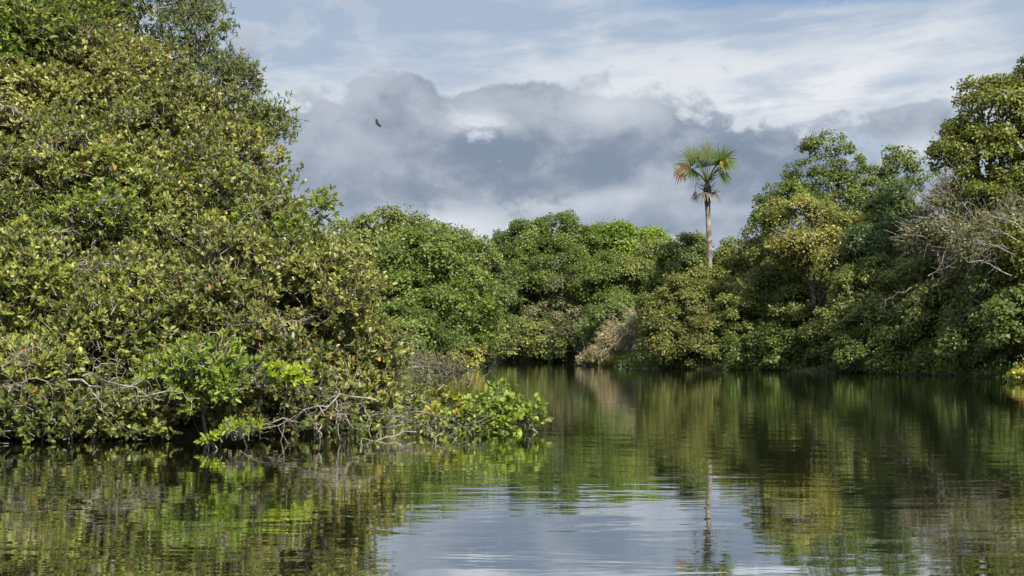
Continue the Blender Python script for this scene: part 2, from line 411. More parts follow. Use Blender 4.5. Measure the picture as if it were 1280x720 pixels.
    for q in range(stems):      # stems and prop roots standing in the water along the front edge
        c, ax_ = LW[rng.integers(len(LW))]
        a = np.array([c[0] + rng.uniform(-.9, .9) * ax_[0], c[1] - rng.uniform(-.2, .95) * ax_[1], -.35])
        e = a + np.array([rng.normal(0, .3), rng.uniform(.0, .7), rng.uniform(.8, 1.6)])
        limb(wood, rng, a, e, rng.uniform(.008, .022), .006, 5, 6, .12)
    if twigs:                   # haze of fine dead twigs sweeping outwards over the crown
        ii = rng.integers(0, len(cen), twigs)
        A_ = cen[ii] + rng.normal(0, .5, (twigs, 3)) * cr - nor[ii] * cr * .4
        d_ = unit(nor[ii] * .8 + rng.normal(0, .55, (twigs, 3)) + np.array([-.25, -.2, .35]))
        twigs_vec(wood, A_, A_ + d_ * (cr * rng.uniform(.8, 2.4, twigs))[:, None], twigr * rng.uniform(.6, 1.3, twigs), rng.normal(0, .12 * cr, (twigs, 3)), 1)
    sel = rng.random(len(cen)) < .5
    near = np.stack([((cen - c) ** 2).sum(1) for c, _ in LW], 1).argmin(1)
    cc = np.stack([c for c, _ in LW])[near]
    A = cen + (cc - cen) * rng.uniform(.3, .7, len(cen))[:, None]
    twigs_vec(wood, A[sel], (cen + nor * r[:, None] * .5)[sel], np.full(sel.sum(), tr * .09), rng.normal(0, cr * .12, (sel.sum(), 3)), 1)
    wood.build('trunk', [M[barkm], M['twig']], root, base, True)
    return root, (cen, nor, r), rng

# ------------------------------------------------------------------ setting: water and land
WATER = [(-40, -90), (-24, -20), (-15, 8), (-10.5, 17.8), (-4.6, 18.6), (-3.4, 21.5), (-4.0, 30), (-6.0, 60), (-8.5, 100), (-7.0, 140), (-4.5, 176),
         (8, 183), (16, 176), (15.5, 140), (9.5, 122), (11.0, 96), (20, 86.5), (26, 66), (27.5, 55), (27, 30), (24, 0), (30, -60), (34, -90)]
def poly_sd(X, Y, poly):
    d = np.full(X.shape, 1e9); inside = np.zeros(X.shape, bool); n = len(poly)
    for i in range(n):
        ax_, ay = poly[i]; bx, by = poly[(i + 1) % n]
        ex, ey = bx - ax_, by - ay; wx, wy = X - ax_, Y - ay
        tt = np.clip((wx * ex + wy * ey) / (ex * ex + ey * ey), 0, 1)
        d = np.minimum(d, np.hypot(wx - ex * tt, wy - ey * tt))
        cond = ((ay > Y) != (by > Y)) & (X < (bx - ax_) * (Y - ay) / ((by - ay) or 1e-9) + ax_)
        inside ^= cond
    return np.where(inside, -d, d)
def axis(lo, hi, step, far):
    a = np.arange(lo, hi + step, step); g = step * 1.35 ** np.arange(1, 40); g = np.cumsum(g); g = g[g < far]
    return np.concatenate([lo - g[::-1], a, hi + g])
xs = axis(-50, 60, 1.0, 4000); ys = axis(-90, 215, 1.25, 4000)
X, Y = np.meshgrid(xs, ys); sd = poly_sd(X, Y, WATER)
wob = np.sin(X * .9 + np.sin(Y * .31) * 2) * .25 + np.sin(Y * .73 + X * .2) * .3
h = np.where(sd < 0, np.maximum(-1.6, (sd + wob * .5) * .45), np.minimum((sd + wob) * .22, .9) + np.clip(sd - 4, 0, 55) * .10)
h = h + (sd > 1) * (np.sin(X * .53 + 1) * np.sin(Y * .47)) * .12
acc = Acc(); ny, nx = X.shape
i = (np.arange(ny - 1)[:, None] * nx + np.arange(nx - 1)[None]).ravel()
acc.add(np.stack([X, Y, h], -1), np.stack([i, i + 1, i + nx + 1, i + nx], -1))
m, t, o = mat('soil')
tc = t.new('ShaderNodeTexCoord'); v = S(t, tc.outputs['Object'])
col = t.mix(t.smooth(t.noise(v, 3.0, 8, .7), .4, .6), (0.030, 0.022, 0.014), (0.085, 0.070, 0.040))
col = t.mix(t.smooth(t.noise(v, .35, 5, .6), .45, .6), col, (0.035, 0.045, 0.014))
p = t.new('ShaderNodeBsdfPrincipled'); t.put(p.inputs['Base Color'], col); p.inputs['Roughness'].default_value = .95
b = t.new('ShaderNodeBump'); b.inputs['Distance'].default_value = .08; t.put(b.inputs['Height'], t.noise(v, 6.0, 6, .7)); m.node_tree.links.new(b.outputs[0], p.inputs['Normal'])
m.node_tree.links.new(p.outputs[0], o.inputs[0])
g = acc.build('ground', m, None, (0, 0, 0), True); g['kind'] = 'structure'

m, t, o = mat('river_water')
tc = t.new('ShaderNodeTexCoord'); v = S(t, tc.outputs['Object']); x, y, z = t.sep(v)
wv1 = t.noise(t.xyz(x * .38, y, 0.0), 1.3, 3, .5, .4)           # slow swell
wv2 = t.noise(t.xyz(x * .30 + 7, y, 3.0), 3.2, 3, .5, .6)      # ripples
wv3 = t.noise(t.xyz(x * .55 + 3, y, 5.0), 13.0, 2, .5, .2)      # fine
patch = t.smooth(t.noise(t.xyz(x * .35, y, 9.0), .16, 3, .5, .5), .38, .62, .35, 1.0)
hgt = wv1 * 0.010 + (wv2 * 0.0036 + wv3 * 0.0005) * patch
b = t.new('ShaderNodeBump'); b.inputs['Strength'].default_value = 1; b.inputs['Distance'].default_value = 0.62; t.put(b.inputs['Height'], hgt)
p = t.new('ShaderNodeBsdfPrincipled'); p.inputs['Base Color'].default_value = (0.012, 0.014, 0.005, 1)
p.inputs['Roughness'].default_value = 0.02; p.inputs['IOR'].default_value = 1.36
gl = t.new('ShaderNodeBsdfGlossy'); gl.inputs['Color'].default_value = (.93, .94, .93, 1); gl.inputs['Roughness'].default_value = .02
mx = t.new('ShaderNodeMixShader'); mx.inputs[0].default_value = .80
for a_, b_ in ((b.outputs[0], p.inputs['Normal']), (b.outputs[0], gl.inputs['Normal']), (p.outputs[0], mx.inputs[1]), (gl.outputs[0], mx.inputs[2]), (mx.outputs[0], o.inputs[0])): m.node_tree.links.new(a_, b_)
acc = Acc(); xs2 = np.linspace(-60, 62, 40); ys2 = np.linspace(-90, 215, 60); X2, Y2 = np.meshgrid(xs2, ys2)
i = (np.arange(59)[:, None] * 40 + np.arange(39)[None]).ravel()
acc.add(np.stack([X2, Y2, X2 * 0], -1), np.stack([i, i + 1, i + 41, i + 40], -1))
wtr = acc.build('water', m, None, (0, 0, 0), True); wtr['kind'] = 'structure'

# ------------------------------------------------------------------ left bank, close to the boat
GL = 'shrubs and trees crowding the near bank'
def near(name, label, cat, lobes, mat_, **k):
    d = dict(cr=.44, leaf=.115, lai=1.05, rosette=True, ratio=.23, cover=2.5, flat=1.0, twr=.009, barkm='bark', inner=.25, tr=.09, group=GL, back=.3, jag=.25)
    d.update(k); return tree(name, label, cat, lobes, mat_, **d)
near('riverside_shrub', 'large olive leaved shrub hanging over the water at the near bank, lower left', 'shrub',
     [(-60, 420, 20.5, 130, 120), (60, 400, 20.5, 110, 90), (20, 490, 19.0, 90, 60), (130, 470, 19.2, 90, 70), (185, 410, 20.5, 90, 80), (170, 520, 18.3, 50, 26), (-60, 520, 18.6, 80, 45), (70, 530, 18.2, 60, 28)],
     'olive', seed=11, base=(90, 19.8), stems=46)
near('riverside_shrub', 'olive leaved shrub with bare lower boughs where the near bank ends beside the open water', 'shrub',
     [(300, 400, 20.8, 100, 90), (380, 410, 21.0, 70, 75), (420, 455, 21.0, 55, 55), (340, 480, 19.6, 70, 55), (270, 500, 19.0, 50, 40), (440, 500, 20.8, 45, 38), (400, 520, 20.0, 40, 22)],
     'olive2', seed=12, base=(330, 20.6), stems=34)
near('riverside_tree', 'dense olive tree whose shoulder slopes down towards the far trees, above the overhanging shrubs', 'tree',
     [(150, 270, 24.0, 120, 110), (255, 265, 24.0, 76, 66), (312, 328, 23.2, 80, 70), (362, 366, 23.0, 48, 50), (30, 300, 23.0, 110, 90), (230, 350, 22.4, 100, 70), (392, 405, 22.6, 48, 54)],
     'olive', seed=13, base=(220, 23.6), tr=.14)
near('riverside_tree', 'broad dull green tree filling the upper left behind the olive shoulder', 'tree',
     [(180, 180, 27, 110, 75), (80, 190, 26.5, 130, 90), (258, 205, 26.5, 56, 42), (-80, 220, 26, 130, 120), (120, 110, 27.5, 110, 60)],
     'olive2', seed=14, base=(120, 26.5), tr=.16)
near('backing_tree', 'dark olive tree standing in shade behind the near bank shrubs', 'tree',
     [(60, 330, 33, 150, 110), (200, 330, 33, 120, 110), (320, 370, 32, 90, 80), (-80, 330, 33, 150, 150), (100, 220, 34, 140, 70), (240, 250, 33, 60, 50)],
     'olive', seed=10, base=(150, 33), tr=.16, leaf=.2, cr=.8, inner=.8, lai=.9)
near('leafy_tree', 'bright green fine leaved tree in the top left corner', 'tree',
     [(20, 60, 27, 85, 75), (-70, 80, 27, 110, 120), (75, 10, 28, 55, 70), (30, -60, 28, 120, 90)],
     'fresh', seed=15, base=(10, 27.2), tr=.16, leaf=.12, ratio=.15, lai=.9, tbias=-.15)
near('narrow_leaved_tree', 'tall dark tree with narrow drooping leaves, thin against the cloud above the olive shoulder', 'tree',
     [(230, 95, 29, 75, 55), (165, 40, 29.5, 70, 60), (285, 130, 29, 42, 42), (312, 168, 29, 28, 16), (245, 40, 29.5, 40, 24), (300, 85, 29.3, 16, 14), (125, -40, 30, 130, 70), (245, -8, 29.5, 24, 10), (330, 150, 29, 16, 9), (344, 174, 29, 18, 5), (262, 42, 29.4, 18, 9), (300, 108, 29.2, 16, 12)],
     'narrow', seed=16, base=(170, 29), tr=.16, leaf=.15, ratio=.13, lai=.36, cover=1.35, inner=.10, droop=.15, jag=.3, cr=.5, kleaf=7, back=.8)
near('small_shrub', 'fresh light green shrub standing in the lower front of the olive shrubs', 'shrub',
     [(255, 462, 17.9, 45, 26), (305, 470, 17.9, 30, 18), (215, 485, 17.8, 30, 20)], 'fresh', seed=17, base=(255, 18.6), cr=.3, leaf=.125, ratio=.17, tbias=.1, lai=1.0, inner=.1, tr=.04)
near('small_shrub', 'fresh green tuft growing out halfway up the olive tree', 'shrub',
     [(120, 262, 21.6, 34, 20), (75, 285, 21.6, 22, 14)], 'fresh', seed=18, base=(120, 22.6), cr=.3, leaf=.125, ratio=.17, lai=.8, inner=.1, tr=.03)
near('small_shrub', 'fresh green shoots at the top edge of the olive tree against the cloud', 'shrub',
     [(360, 305, 21.8, 32, 20), (396, 256, 22.2, 9, 4), (332, 270, 22.0, 22, 12)], 'fresh', seed=19, base=(355, 22.6), cr=.28, leaf=.125, ratio=.2, lai=.75, inner=.1, tr=.03)
near('yellow_sapling', 'glowing yellow green sapling in front of the olive shrub just above the water', 'sapling',
     [(357, 464, 17.6, 24, 7), (365, 474, 17.6, 12, 5)], 'lime', seed=20, base=(352, 17.9), cr=.13, leaf=.11, ratio=.2, lai=.9, inner=0, tr=.012, kleaf=6, cover=2.2, flat=.35)
near('yellow_sapling', 'small lime leaved sprig touching the river below the yellow sapling', 'sapling',
     [(300, 534, 16.6, 22, 6), (262, 548, 16.4, 6, 8)], 'lime', seed=21, base=(318, 16.9), cr=.12, leaf=.10, ratio=.17, lai=.6, inner=0, tr=.012, kleaf=6, flat=.4, tbias=-.3)
near('yellow_sapling', 'lime leaved sprig on the water beside the forked grey bough', 'sapling',
     [(398, 528, 17.6, 12, 5)], 'lime', seed=22, base=(402, 17.9), cr=.12, leaf=.10, ratio=.17, lai=.7, inner=0, tr=.01, kleaf=6, flat=.4, tbias=-.2)

# bare grey boughs leaning out over the water
def boughs(label, seed, specs, name='bare_bough', group='bare grey boughs along the near bank', barkm='twig', leafm=None, leaf=.1, nleaf=4, depth=3, kids=3, ratio=.24):
    rng = np.random.default_rng(seed)
    b0 = P(*specs[0][0]); root = thing(name, label, 'branch', b0, group)
    for (a, bb, r) in specs:
        A = P(*a); B = P(*bb); acc = Acc(); L = np.linalg.norm(B - A); ends = []
        steps = 9; tt = np.linspace(0, 1, steps + 1)[:, None]
        pts = A + (B - A) * tt + np.array([0, 0, .07]) * L * np.sin(tt * math.pi)
        pts[1:-1] += rng.normal(0, L * .034, (steps - 1, 3)); rad = np.linspace(r, r * .3, steps + 1)
        rad = rad * .55
        tube(acc, pts, rad, 6)
        for q in range(kids * 3):
            i = rng.integers(2, steps); dd = unit(pts[i] - pts[i - 1]) + rng.normal(0, .75, 3) + np.array([0, 0, .12])
            bough(acc, rng, pts[i], dd, L * rng.uniform(.18, .42), rad[i] * .6, depth - 1, .32, 4, .02, 0, .8, 2, ends)
        br = acc.build('branch', M[barkm], root, b0, True)
        if leafm:
            la = Acc()
            for e, d in ends:
                n = nleaf; u = rng.normal(0, 1, (n, 3)); dd = unit(u + d * 1.0 + np.array([0, 0, .2]))
                leaves(la, e + rng.normal(0, leaf * .5, (n, 3)), dd, unit(rng.normal(0, .5, (n, 3)) + np.array([0, -.25, 1])), leaf * rng.uniform(.6, 1.2, n), leaf * ratio, rng.random(n), rng.random(n), True)
            if la.n: la.build('foliage', M[leafm], br, b0)
    return root
boughs('twisted pale boughs arching low over the water at the far left edge', 31, [((-20, 500, 18), (70, 470, 17.2), .035), ((30, 520, 17.6), (35, 430, 17.4), .03), ((-10, 470, 17.6), (60, 430, 17.4), .025)])
boughs('pale crooked bough stretching across the dark hollow of the near bank', 32, [((85, 475, 17.2), (200, 500, 17.0), .034), ((105, 470, 17.0), (150, 452, 16.9), .022), ((110, 485, 17.0), (135, 520, 16.8), .022), ((160, 500, 17), (250, 498, 16.9), .024)])
boughs('grey forked bough dipping into the river below the end of the near bank', 33, [((470, 500, 18.6), (330, 535, 17.6), .030), ((420, 500, 18), (425, 550, 17.6), .022), ((380, 512, 17.8), (455, 538, 17.4), .02), ((300, 545, 17.4), (420, 520, 17.6), .02)])
boughs('long pale bough rising diagonally through the olive tree near its top edge', 34, [((275, 300, 21.0), (355, 245, 21.2), .030), ((250, 330, 21), (300, 292, 21), .028)])
boughs('knotted pale bough showing between leaves in the middle of the olive shrubs', 35, [((90, 355, 19.2), (120, 300, 19.2), .03), ((120, 335, 19.2), (155, 330, 19), .024), ((60, 290, 19.4), (105, 295, 19.3), .02), ((120, 260, 20), (150, 245, 20), .025)])
boughs('grey tangle of twigs showing in the olive shrub above the fresh green shrub', 36, [((360, 430, 19), (345, 385, 19), .022), ((345, 410, 19), (400, 395, 19), .022), ((230, 440, 18.8), (330, 400, 18.8), .02)], depth=2, kids=4)
boughs('pale twigs on the upper left of the olive mass beside the photo edge', 37, [((0, 130, 23.5), (40, 155, 23.2), .025), ((10, 190, 22.6), (60, 185, 22.4), .02), ((40, 185, 22.5), (100, 165, 22.4), .02)])

# tangle at the tip of the bank
near('waterside_bush', 'thin grey green bush leaning over the river past the tip of the near bank', 'bush',
     [(500, 455, 36, 45, 24), (470, 470, 34, 35, 22), (545, 462, 38, 30, 12)], 'grey', seed=41, base=(490, 35), cr=.42, leaf=.12, ratio=.15, lai=.45, cover=1.3, inner=.06, barkm='twig', tr=.05, tbias=.1, jag=.3, twigs=260, twigr=.007)
near('waterside_bush', 'olive bush low on the water between the near bank and the leafy fallen branch', 'bush',
     [(480, 500, 22.5, 38, 25), (455, 520, 21.5, 30, 16), (520, 515, 23, 22, 10)], 'olive2', seed=42, base=(478, 22.5), cr=.3, leaf=.10, lai=.6, cover=1.4, inner=.08, tr=.04)
boughs('bare twiggy dead branches standing grey in the water beyond the leafy fallen branch', 43,
       [((570, 478, 40), (560, 448, 40), .03), ((585, 484, 40), (600, 452, 40), .028), ((595, 486, 38), (578, 462, 38), .02), ((560, 470, 40), (540, 450, 40), .03), ((600, 478, 40), (614, 463, 40), .016), ((585, 478, 39), (566, 480, 38), .018)], depth=3, kids=4)
boughs('brown crossing boughs half sunk between the olive bush and the leafy fallen branch', 44,
       [((455, 520, 19.6), (545, 540, 19.0), .03), ((470, 545, 19), (560, 512, 19.6), .028), ((500, 515, 20), (590, 536, 19.4), .03), ((560, 545, 19), (620, 522, 19.6), .02), ((445, 505, 19.6), (480, 545, 19), .022)], depth=2, kids=3, barkm='bark', leafm='fresh', nleaf=2)
boughs('long bare bough lying out on the river surface below the crossing boughs', 45, [((520, 540, 18.8), (428, 572, 17.2), .022), ((540, 540, 18.6), (556, 570, 17.4), .014)], depth=1, kids=1)
boughs('leafy fallen branch lying furthest out on open water, its round leaves bright green', 46,
       [((600, 536, 20), (620, 500, 20.2), .026), ((600, 520, 20), (632, 488, 20.2), .022), ((615, 525, 20), (668, 515, 20), .022), ((560, 535, 20), (640, 526, 19.8), .024), ((540, 525, 20.4), (575, 505, 20.4), .018), ((640, 505, 20), (664, 522, 20), .015)],
       name='fallen_branch', group=None, leafm='fresh', leaf=.12, nleaf=5, depth=2, kids=3, barkm='bark', ratio=.34)
near('floating_plant', 'bright green leafy clump at the outer end of the fallen branch', 'plant',
     [(640, 508, 20, 16, 14), (662, 516, 19.9, 16, 8), (610, 520, 20, 20, 10), (640, 532, 19.8, 30, 5)], 'fresh', seed=47, base=(636, 20), group=None, cr=.15, leaf=.115, ratio=.33, lai=.33, inner=.0, tr=.02, cover=1.5, tbias=.05)
near('floating_plant', 'yellowish leafy clump in the middle of the fallen branch over the dark water', 'plant',
     [(570, 512, 20.6, 24, 10), (590, 530, 20.2, 26, 7), (545, 525, 20.4, 22, 8), (556, 500, 20.8, 20, 4)], 'yellowgreen', seed=48, base=(572, 20.6), group=None, cr=.16, leaf=.13, ratio=.3, lai=.4, inner=.0, tr=.02, cover=1.3, tbias=-.1)

# ------------------------------------------------------------------ far trees, left of the channel
GF = 'trees across the river'
def far(name, label, lobes, mat_, cat='tree', **k):
    d = dict(cr=.95, jag=.28, leaf=.27, lai=.85, group=GF, tr=.3, ratio=.34, cover=1.7, inner=.5); d.update(k)
    return tree(name, label, cat, lobes, mat_, **d)
far('broadleaf_tree', 'grey green rounded tree just past the slope of the near olive tree', [(440, 320, 112, 45, 42), (415, 350, 112, 45, 60), (470, 300, 114, 34, 30), (480, 350, 110, 40, 40)], 'moss', seed=51, tbias=-.05)
far('broadleaf_tree', 'small dark tufted treetop poking above the skyline just left of the wide bright tree', [(500, 290, 120, 20, 16), (485, 300, 120, 24, 18), (508, 310, 119, 22, 24)], 'deep', seed=52, cover=1.4, cr=1.0)
far('broadleaf_tree', 'wide bright green tree in full sun, left of the river bend', [(530, 335, 98, 50, 36), (575, 350, 98, 40, 42), (500, 385, 95, 50, 40), (560, 400, 93, 50, 45), (545, 300, 105, 22, 18)], 'mid', seed=53, tbias=.12)
far('broadleaf_tree', 'slender greyish treetop between the wide bright tree and the tall central tree', [(545, 310, 118, 18, 24), (575, 318, 120, 24, 24), (600, 330, 122, 24, 24)], 'moss', seed=54, cover=1.5, cr=1.1)
far('broadleaf_tree', 'dark green low tree by the water between the wide bright tree and the river bend', [(600, 400, 118, 34, 55), (585, 430, 112, 30, 22), (612, 360, 125, 24, 30)], 'deep', seed=55)
far('layered_tree', 'low flat layered green tree beneath the wide bright tree', [(500, 420, 78, 50, 16), (470, 400, 80, 40, 22), (535, 435, 80, 30, 14), (430, 430, 78, 50, 30)], 'mid', seed=56, cr=1.0, leaf=.22, flat=.4, tbias=.05)
far('yellow_bush', 'small yellow green bush at the foot of the wide bright tree', [(575, 440, 92, 26, 9), (590, 446, 92, 16, 6)], 'yellowgreen', cat='bush', seed=57, cr=.6, leaf=.2, tr=.08, tbias=-.2)
# centre
far('broadleaf_tree', 'tallest rounded tree of the far centre, its top highest against the low cloud', [(695, 295, 165, 34, 28), (655, 305, 162, 34, 30), (725, 315, 165, 26, 24), (650, 350, 158, 34, 36), (690, 345, 158, 40, 40)], 'mid', seed=61, tbias=-.12, cr=1.05)
far('broadleaf_tree', 'dark shaded tree left of the tallest central tree', [(630, 335, 168, 28, 30), (625, 380, 162, 30, 45), (640, 415, 160, 30, 35)], 'deep', seed=62, cr=1.05)
far('domed_tree', 'smooth light green domed tree on the skyline between the tallest central tree and the palm', [(785, 308, 168, 44, 26), (752, 308, 170, 30, 24), (820, 320, 168, 24, 20)], 'dome', seed=63, cr=1.1, leaf=.32, cover=2.2, jag=.08, tbias=.1)
far('broadleaf_tree', 'dull grey green tree in front of the light green dome', [(815, 325, 150, 28, 20), (800, 345, 148, 28, 18)], 'moss', seed=64, cr=1.1, tbias=-.08)
far('broadleaf_tree', 'wide green tree below the light green dome', [(765, 355, 150, 48, 30), (805, 370, 148, 36, 28), (735, 345, 154, 30, 26), (770, 395, 146, 34, 26)], 'mid', seed=65, cr=1.05, tbias=.0)
far('broadleaf_tree', 'greyish tree with drooping boughs at the middle of the far bank', [(700, 400, 152, 36, 36), (720, 375, 152, 30, 28), (735, 420, 148, 30, 30)], 'grey', seed=66, cr=1.05, droop=.3, tbias=-.1)
far('waterside_bush', 'pale green rounded bush at the water under the tallest central tree', [(660, 420, 150, 34, 22), (640, 435, 148, 26, 14), (680, 440, 150, 26, 12)], 'moss', cat='bush', seed=67, cr=1.1, tbias=.1)
far('waterside_bush', 'dark green low bush at the water beside the straw brown brush heap', [(715, 438, 146, 26, 14), (745, 425, 142, 22, 18), (690, 444, 152, 24, 8), (755, 405, 138, 20, 18)], 'deep', cat='bush', seed=68, cr=1.1)
# straw heap
far('brush_heap', 'straw brown heap of dead creepers and twigs sloping down to the far water', [(788, 428, 118, 34, 26), (765, 443, 117, 32, 13), (802, 405, 120, 20, 20), (740, 452, 117, 14, 5)], 'straw', cat='brush heap', seed=71, cr=.7, leaf=.34, ratio=.09, lai=.45, tr=.1, group=None, barkm='twig', inner=.35, upl=.2, twigs=450, twigr=.022)
far('yellow_bush', 'low yellow green weeds bush along the foot of the straw brown heap', [(800, 452, 112, 30, 7), (770, 456, 113, 24, 3.5)], 'yellowgreen', cat='bush', seed=72, cr=.5, leaf=.18, tr=.05, tbias=-.35)

# ------------------------------------------------------------------ right bank
GR = 'trees and shrubs on the bank across the river to the right'
def right(name, label, lobes, mat_, cat='tree', **k):
    d = dict(cr=.60, jag=.28, leaf=.19, lai=.9, group=GR, tr=.2, ratio=.34, cover=1.8, inner=.45); d.update(k)
    return tree(name, label, cat, lobes, mat_, **d)
right('broadleaf_tree', 'small dark green rounded tree just left of the palm trunk', [(855, 318, 104, 26, 20), (872, 320, 106, 20, 18), (850, 340, 103, 22, 18)], 'deep', seed=81, tbias=.1)
right('broadleaf_tree', 'brownish olive tree standing at the water right of the straw heap', [(850, 395, 96, 46, 42), (835, 430, 94, 34, 30), (880, 365, 98, 42, 28), (880, 430, 93, 36, 32)], 'brownish', seed=82)
right('broadleaf_tree', 'yellowish green low crown just right of the palm trunk', [(930, 325, 104, 34, 22), (955, 335, 102, 30, 24), (910, 340, 103, 28, 22)], 'golden', seed=83, tbias=-.05)
right('broadleaf_tree', 'full green tree with a dark hollow beneath, right of the brownish olive tree', [(955, 375, 94, 44, 32), (985, 350, 94, 44, 24), (930, 400, 93, 34, 36), (1010, 385, 91, 42, 40)], 'moss', seed=84, tbias=-.05)
right('waterside_bush', 'green overhanging bush low on the water under the full green tree', [(990, 435, 87, 44, 24), (940, 440, 89, 32, 20), (1035, 430, 84, 38, 28)], 'mid', cat='bush', seed=85, tbias=-.15)
right('ochre_tree', 'ochre yellow tree below the airy green crown', [(1000, 285, 90, 36, 32), (975, 308, 90, 32, 22), (1030, 315, 88, 34, 26), (1062, 300, 87, 26, 34), (1050, 340, 84, 30, 24)], 'ochre', seed=86, cr=.85, group=None, tbias=-.02)
right('airy_tree', 'airy bright green tree rising above the ochre tree with sky between its boughs',
      [(1033, 182, 97, 25, 15), (1012, 222, 97, 34, 18), (955, 268, 96, 20, 16), (985, 245, 96, 30, 14), (1085, 235, 97, 44, 26), (1120, 215, 97, 24, 24), (1060, 262, 96, 50, 22), (1140, 230, 97, 14, 12), (1110, 262, 97, 34, 20), (1035, 235, 97, 36, 20), (1060, 212, 97, 26, 16), (1150, 215, 96, 16, 14), (1130, 192, 97, 8, 12), (965, 250, 97, 16, 10)],
      'mid', seed=87, cr=.45, lai=.48, cover=1.25, inner=.08, jag=.32, barkm='twig', tbias=.05, group=None, tr=.22, back=.7)
right('blue_green_tree', 'dark bluish green tree between the ochre tree and the dead grey crown', [(1118, 275, 84, 32, 36), (1100, 315, 82, 30, 36), (1135, 300, 83, 26, 36)], 'blue', seed=88, cr=.7, group=None)
right('broadleaf_tree', 'soft olive tree in the middle of the right bank, below the dark bluish tree', [(1085, 370, 80, 38, 32), (1120, 350, 79, 36, 28), (1060, 400, 80, 36, 34), (1110, 405, 77, 44, 32)], 'moss', seed=89, tbias=.12)
right('broadleaf_tree', 'shaded green tree at the water below the soft olive tree', [(1080, 440, 77, 44, 24), (1125, 445, 74, 40, 22), (1160, 425, 73, 34, 34)], 'mid', seed=90, tbias=-.2)
right('leaning_tree', 'olive tree threaded with dead grey boughs, left of the dark vine covered tree', [(1160, 350, 77, 36, 30), (1190, 335, 76, 36, 28), (1175, 390, 73, 42, 28), (1215, 375, 71, 34, 34)], 'moss', seed=91, twigs=500, twigr=.016)
right('dead_crown_tree', 'half dead grey tree with bare spreading boughs against the tall right tree', [(1185, 275, 72, 34, 34), (1205, 300, 71, 34, 26), (1165, 300, 72, 24, 26), (1195, 235, 73, 20, 22)], 'grey', seed=92, cr=.7, lai=.38, cover=1.2, inner=.2, barkm='twig', group=None, back=.6, twigs=900)
right('dead_crown_tree', 'mostly bare grey shrub of fine twigs in front of the tallest tree', [(1245, 290, 65, 36, 22), (1275, 275, 65, 26, 20), (1215, 310, 65, 26, 16)], 'grey', seed=922, cr=.6, lai=.5, cover=1.2, inner=.1, barkm='twig', group=None, twigs=380, twigr=.014)
right('tall_tree', 'tallest tree of the right bank, yellow green, running out of the picture', 
      [(1255, 140, 74, 46, 42), (1300, 120, 74, 50, 50), (1205, 190, 74, 30, 22), (1190, 182, 75, 22, 12), (1240, 200, 73, 46, 38), (1290, 210, 72, 50, 50), (1260, 262, 71, 50, 36), (1225, 125, 75, 26, 20), (1215, 160, 75, 30, 22), (1182, 196, 75, 20, 14), (1215, 235, 73, 36, 30), (1350, 180, 72, 60, 90)],
      'golden', seed=93, cr=.58, lai=.72, cover=1.5, inner=.3, jag=.34, tbias=-.05, group=None, tr=.3)
right('ochre_bush', 'yellowish bush high at the right edge under the tallest tree', [(1272, 315, 64, 22, 32), (1300, 330, 63, 30, 40), (1290, 360, 62, 18, 20)], 'golden', cat='bush', seed=94, group=None, tbias=-.05)
right('vine_covered_tree', 'dark green vine covered tree in shade at the right edge', [(1245, 370, 66, 40, 44), (1275, 410, 62, 40, 50), (1225, 430, 66, 40, 34), (1330, 380, 62, 50, 80), (1240, 325, 68, 34, 30)], 'deep', seed=95, leaf=.22, tbias=.0)
right('broadleaf_tree', 'grey olive tree at the water left of the dark vine covered tree', [(1200, 430, 71, 32, 28), (1185, 450, 70, 36, 16), (1205, 405, 71, 30, 16)], 'moss', seed=96, tbias=.02)
right('yellow_bush', 'small yellow bush low at the right edge, leaning over the dark water', [(1290, 462, 53, 14, 9), (1274, 470, 52.5, 7, 3), (1310, 458, 53, 22, 18)], 'yellowgreen', cat='bush', seed=97, cr=.35, leaf=.15, tr=.05, tbias=.1)
right('backing_tree', 'dark tree filling the gap behind the ochre tree', [(1060, 320, 104, 60, 40), (1000, 340, 106, 60, 40), (1120, 330, 98, 60, 50), (1010, 400, 99, 50, 42), (940, 400, 104, 50, 45)], 'deep', seed=98, cr=1.3, leaf=.3)
right('backing_tree', 'dark tree behind the half dead grey tree', [(1200, 330, 88, 60, 55), (1270, 320, 84, 60, 60), (1150, 360, 88, 50, 50)], 'deep', seed=99, cr=1.2, leaf=.28)
right('backing_tree', 'dark green tree behind the brownish olive tree', [(860, 375, 112, 60, 45), (920, 370, 110, 60, 45)], 'deep', seed=100, cr=1.3, leaf=.3)
far('backing_tree', 'dark tree behind the river bend bushes', [(600, 380, 172, 40, 60), (680, 385, 182, 50, 60), (760, 380, 180, 60, 55), (540, 380, 150, 60, 50)], 'deep', seed=101, cr=2.2, leaf=.45)
# dead grey boughs standing in the right bank
GB = 'dead grey boughs among the trees of the right bank'
boughs('bare grey boughs fanning up left of the tallest right tree', 111, [((1185, 320, 74), (1165, 255, 74), .085), ((1187, 320, 74), (1190, 225, 74), .085), ((1190, 315, 74), (1215, 250, 74), .075), ((1180, 330, 74), (1150, 290, 74), .07), ((1195, 310, 74), (1235, 285, 74), .07), ((1180, 300, 73.5), (1205, 232, 73.5), .1), ((1175, 335, 73), (1170, 275, 73), .1), ((1200, 330, 73), (1235, 255, 73), .1)], group=GB, depth=4, kids=3)
boughs('tangled dead boughs hanging in the olive tree above the dark hollow', 112, [((1150, 375, 68), (1130, 410, 67.5), .05), ((1160, 345, 69), (1205, 330, 68.5), .05), ((1140, 360, 69), (1100, 385, 68.5), .04), ((1165, 350, 69), (1190, 300, 69), .05), ((1210, 340, 67), (1250, 290, 67), .05)], group=GB, depth=3, kids=3)
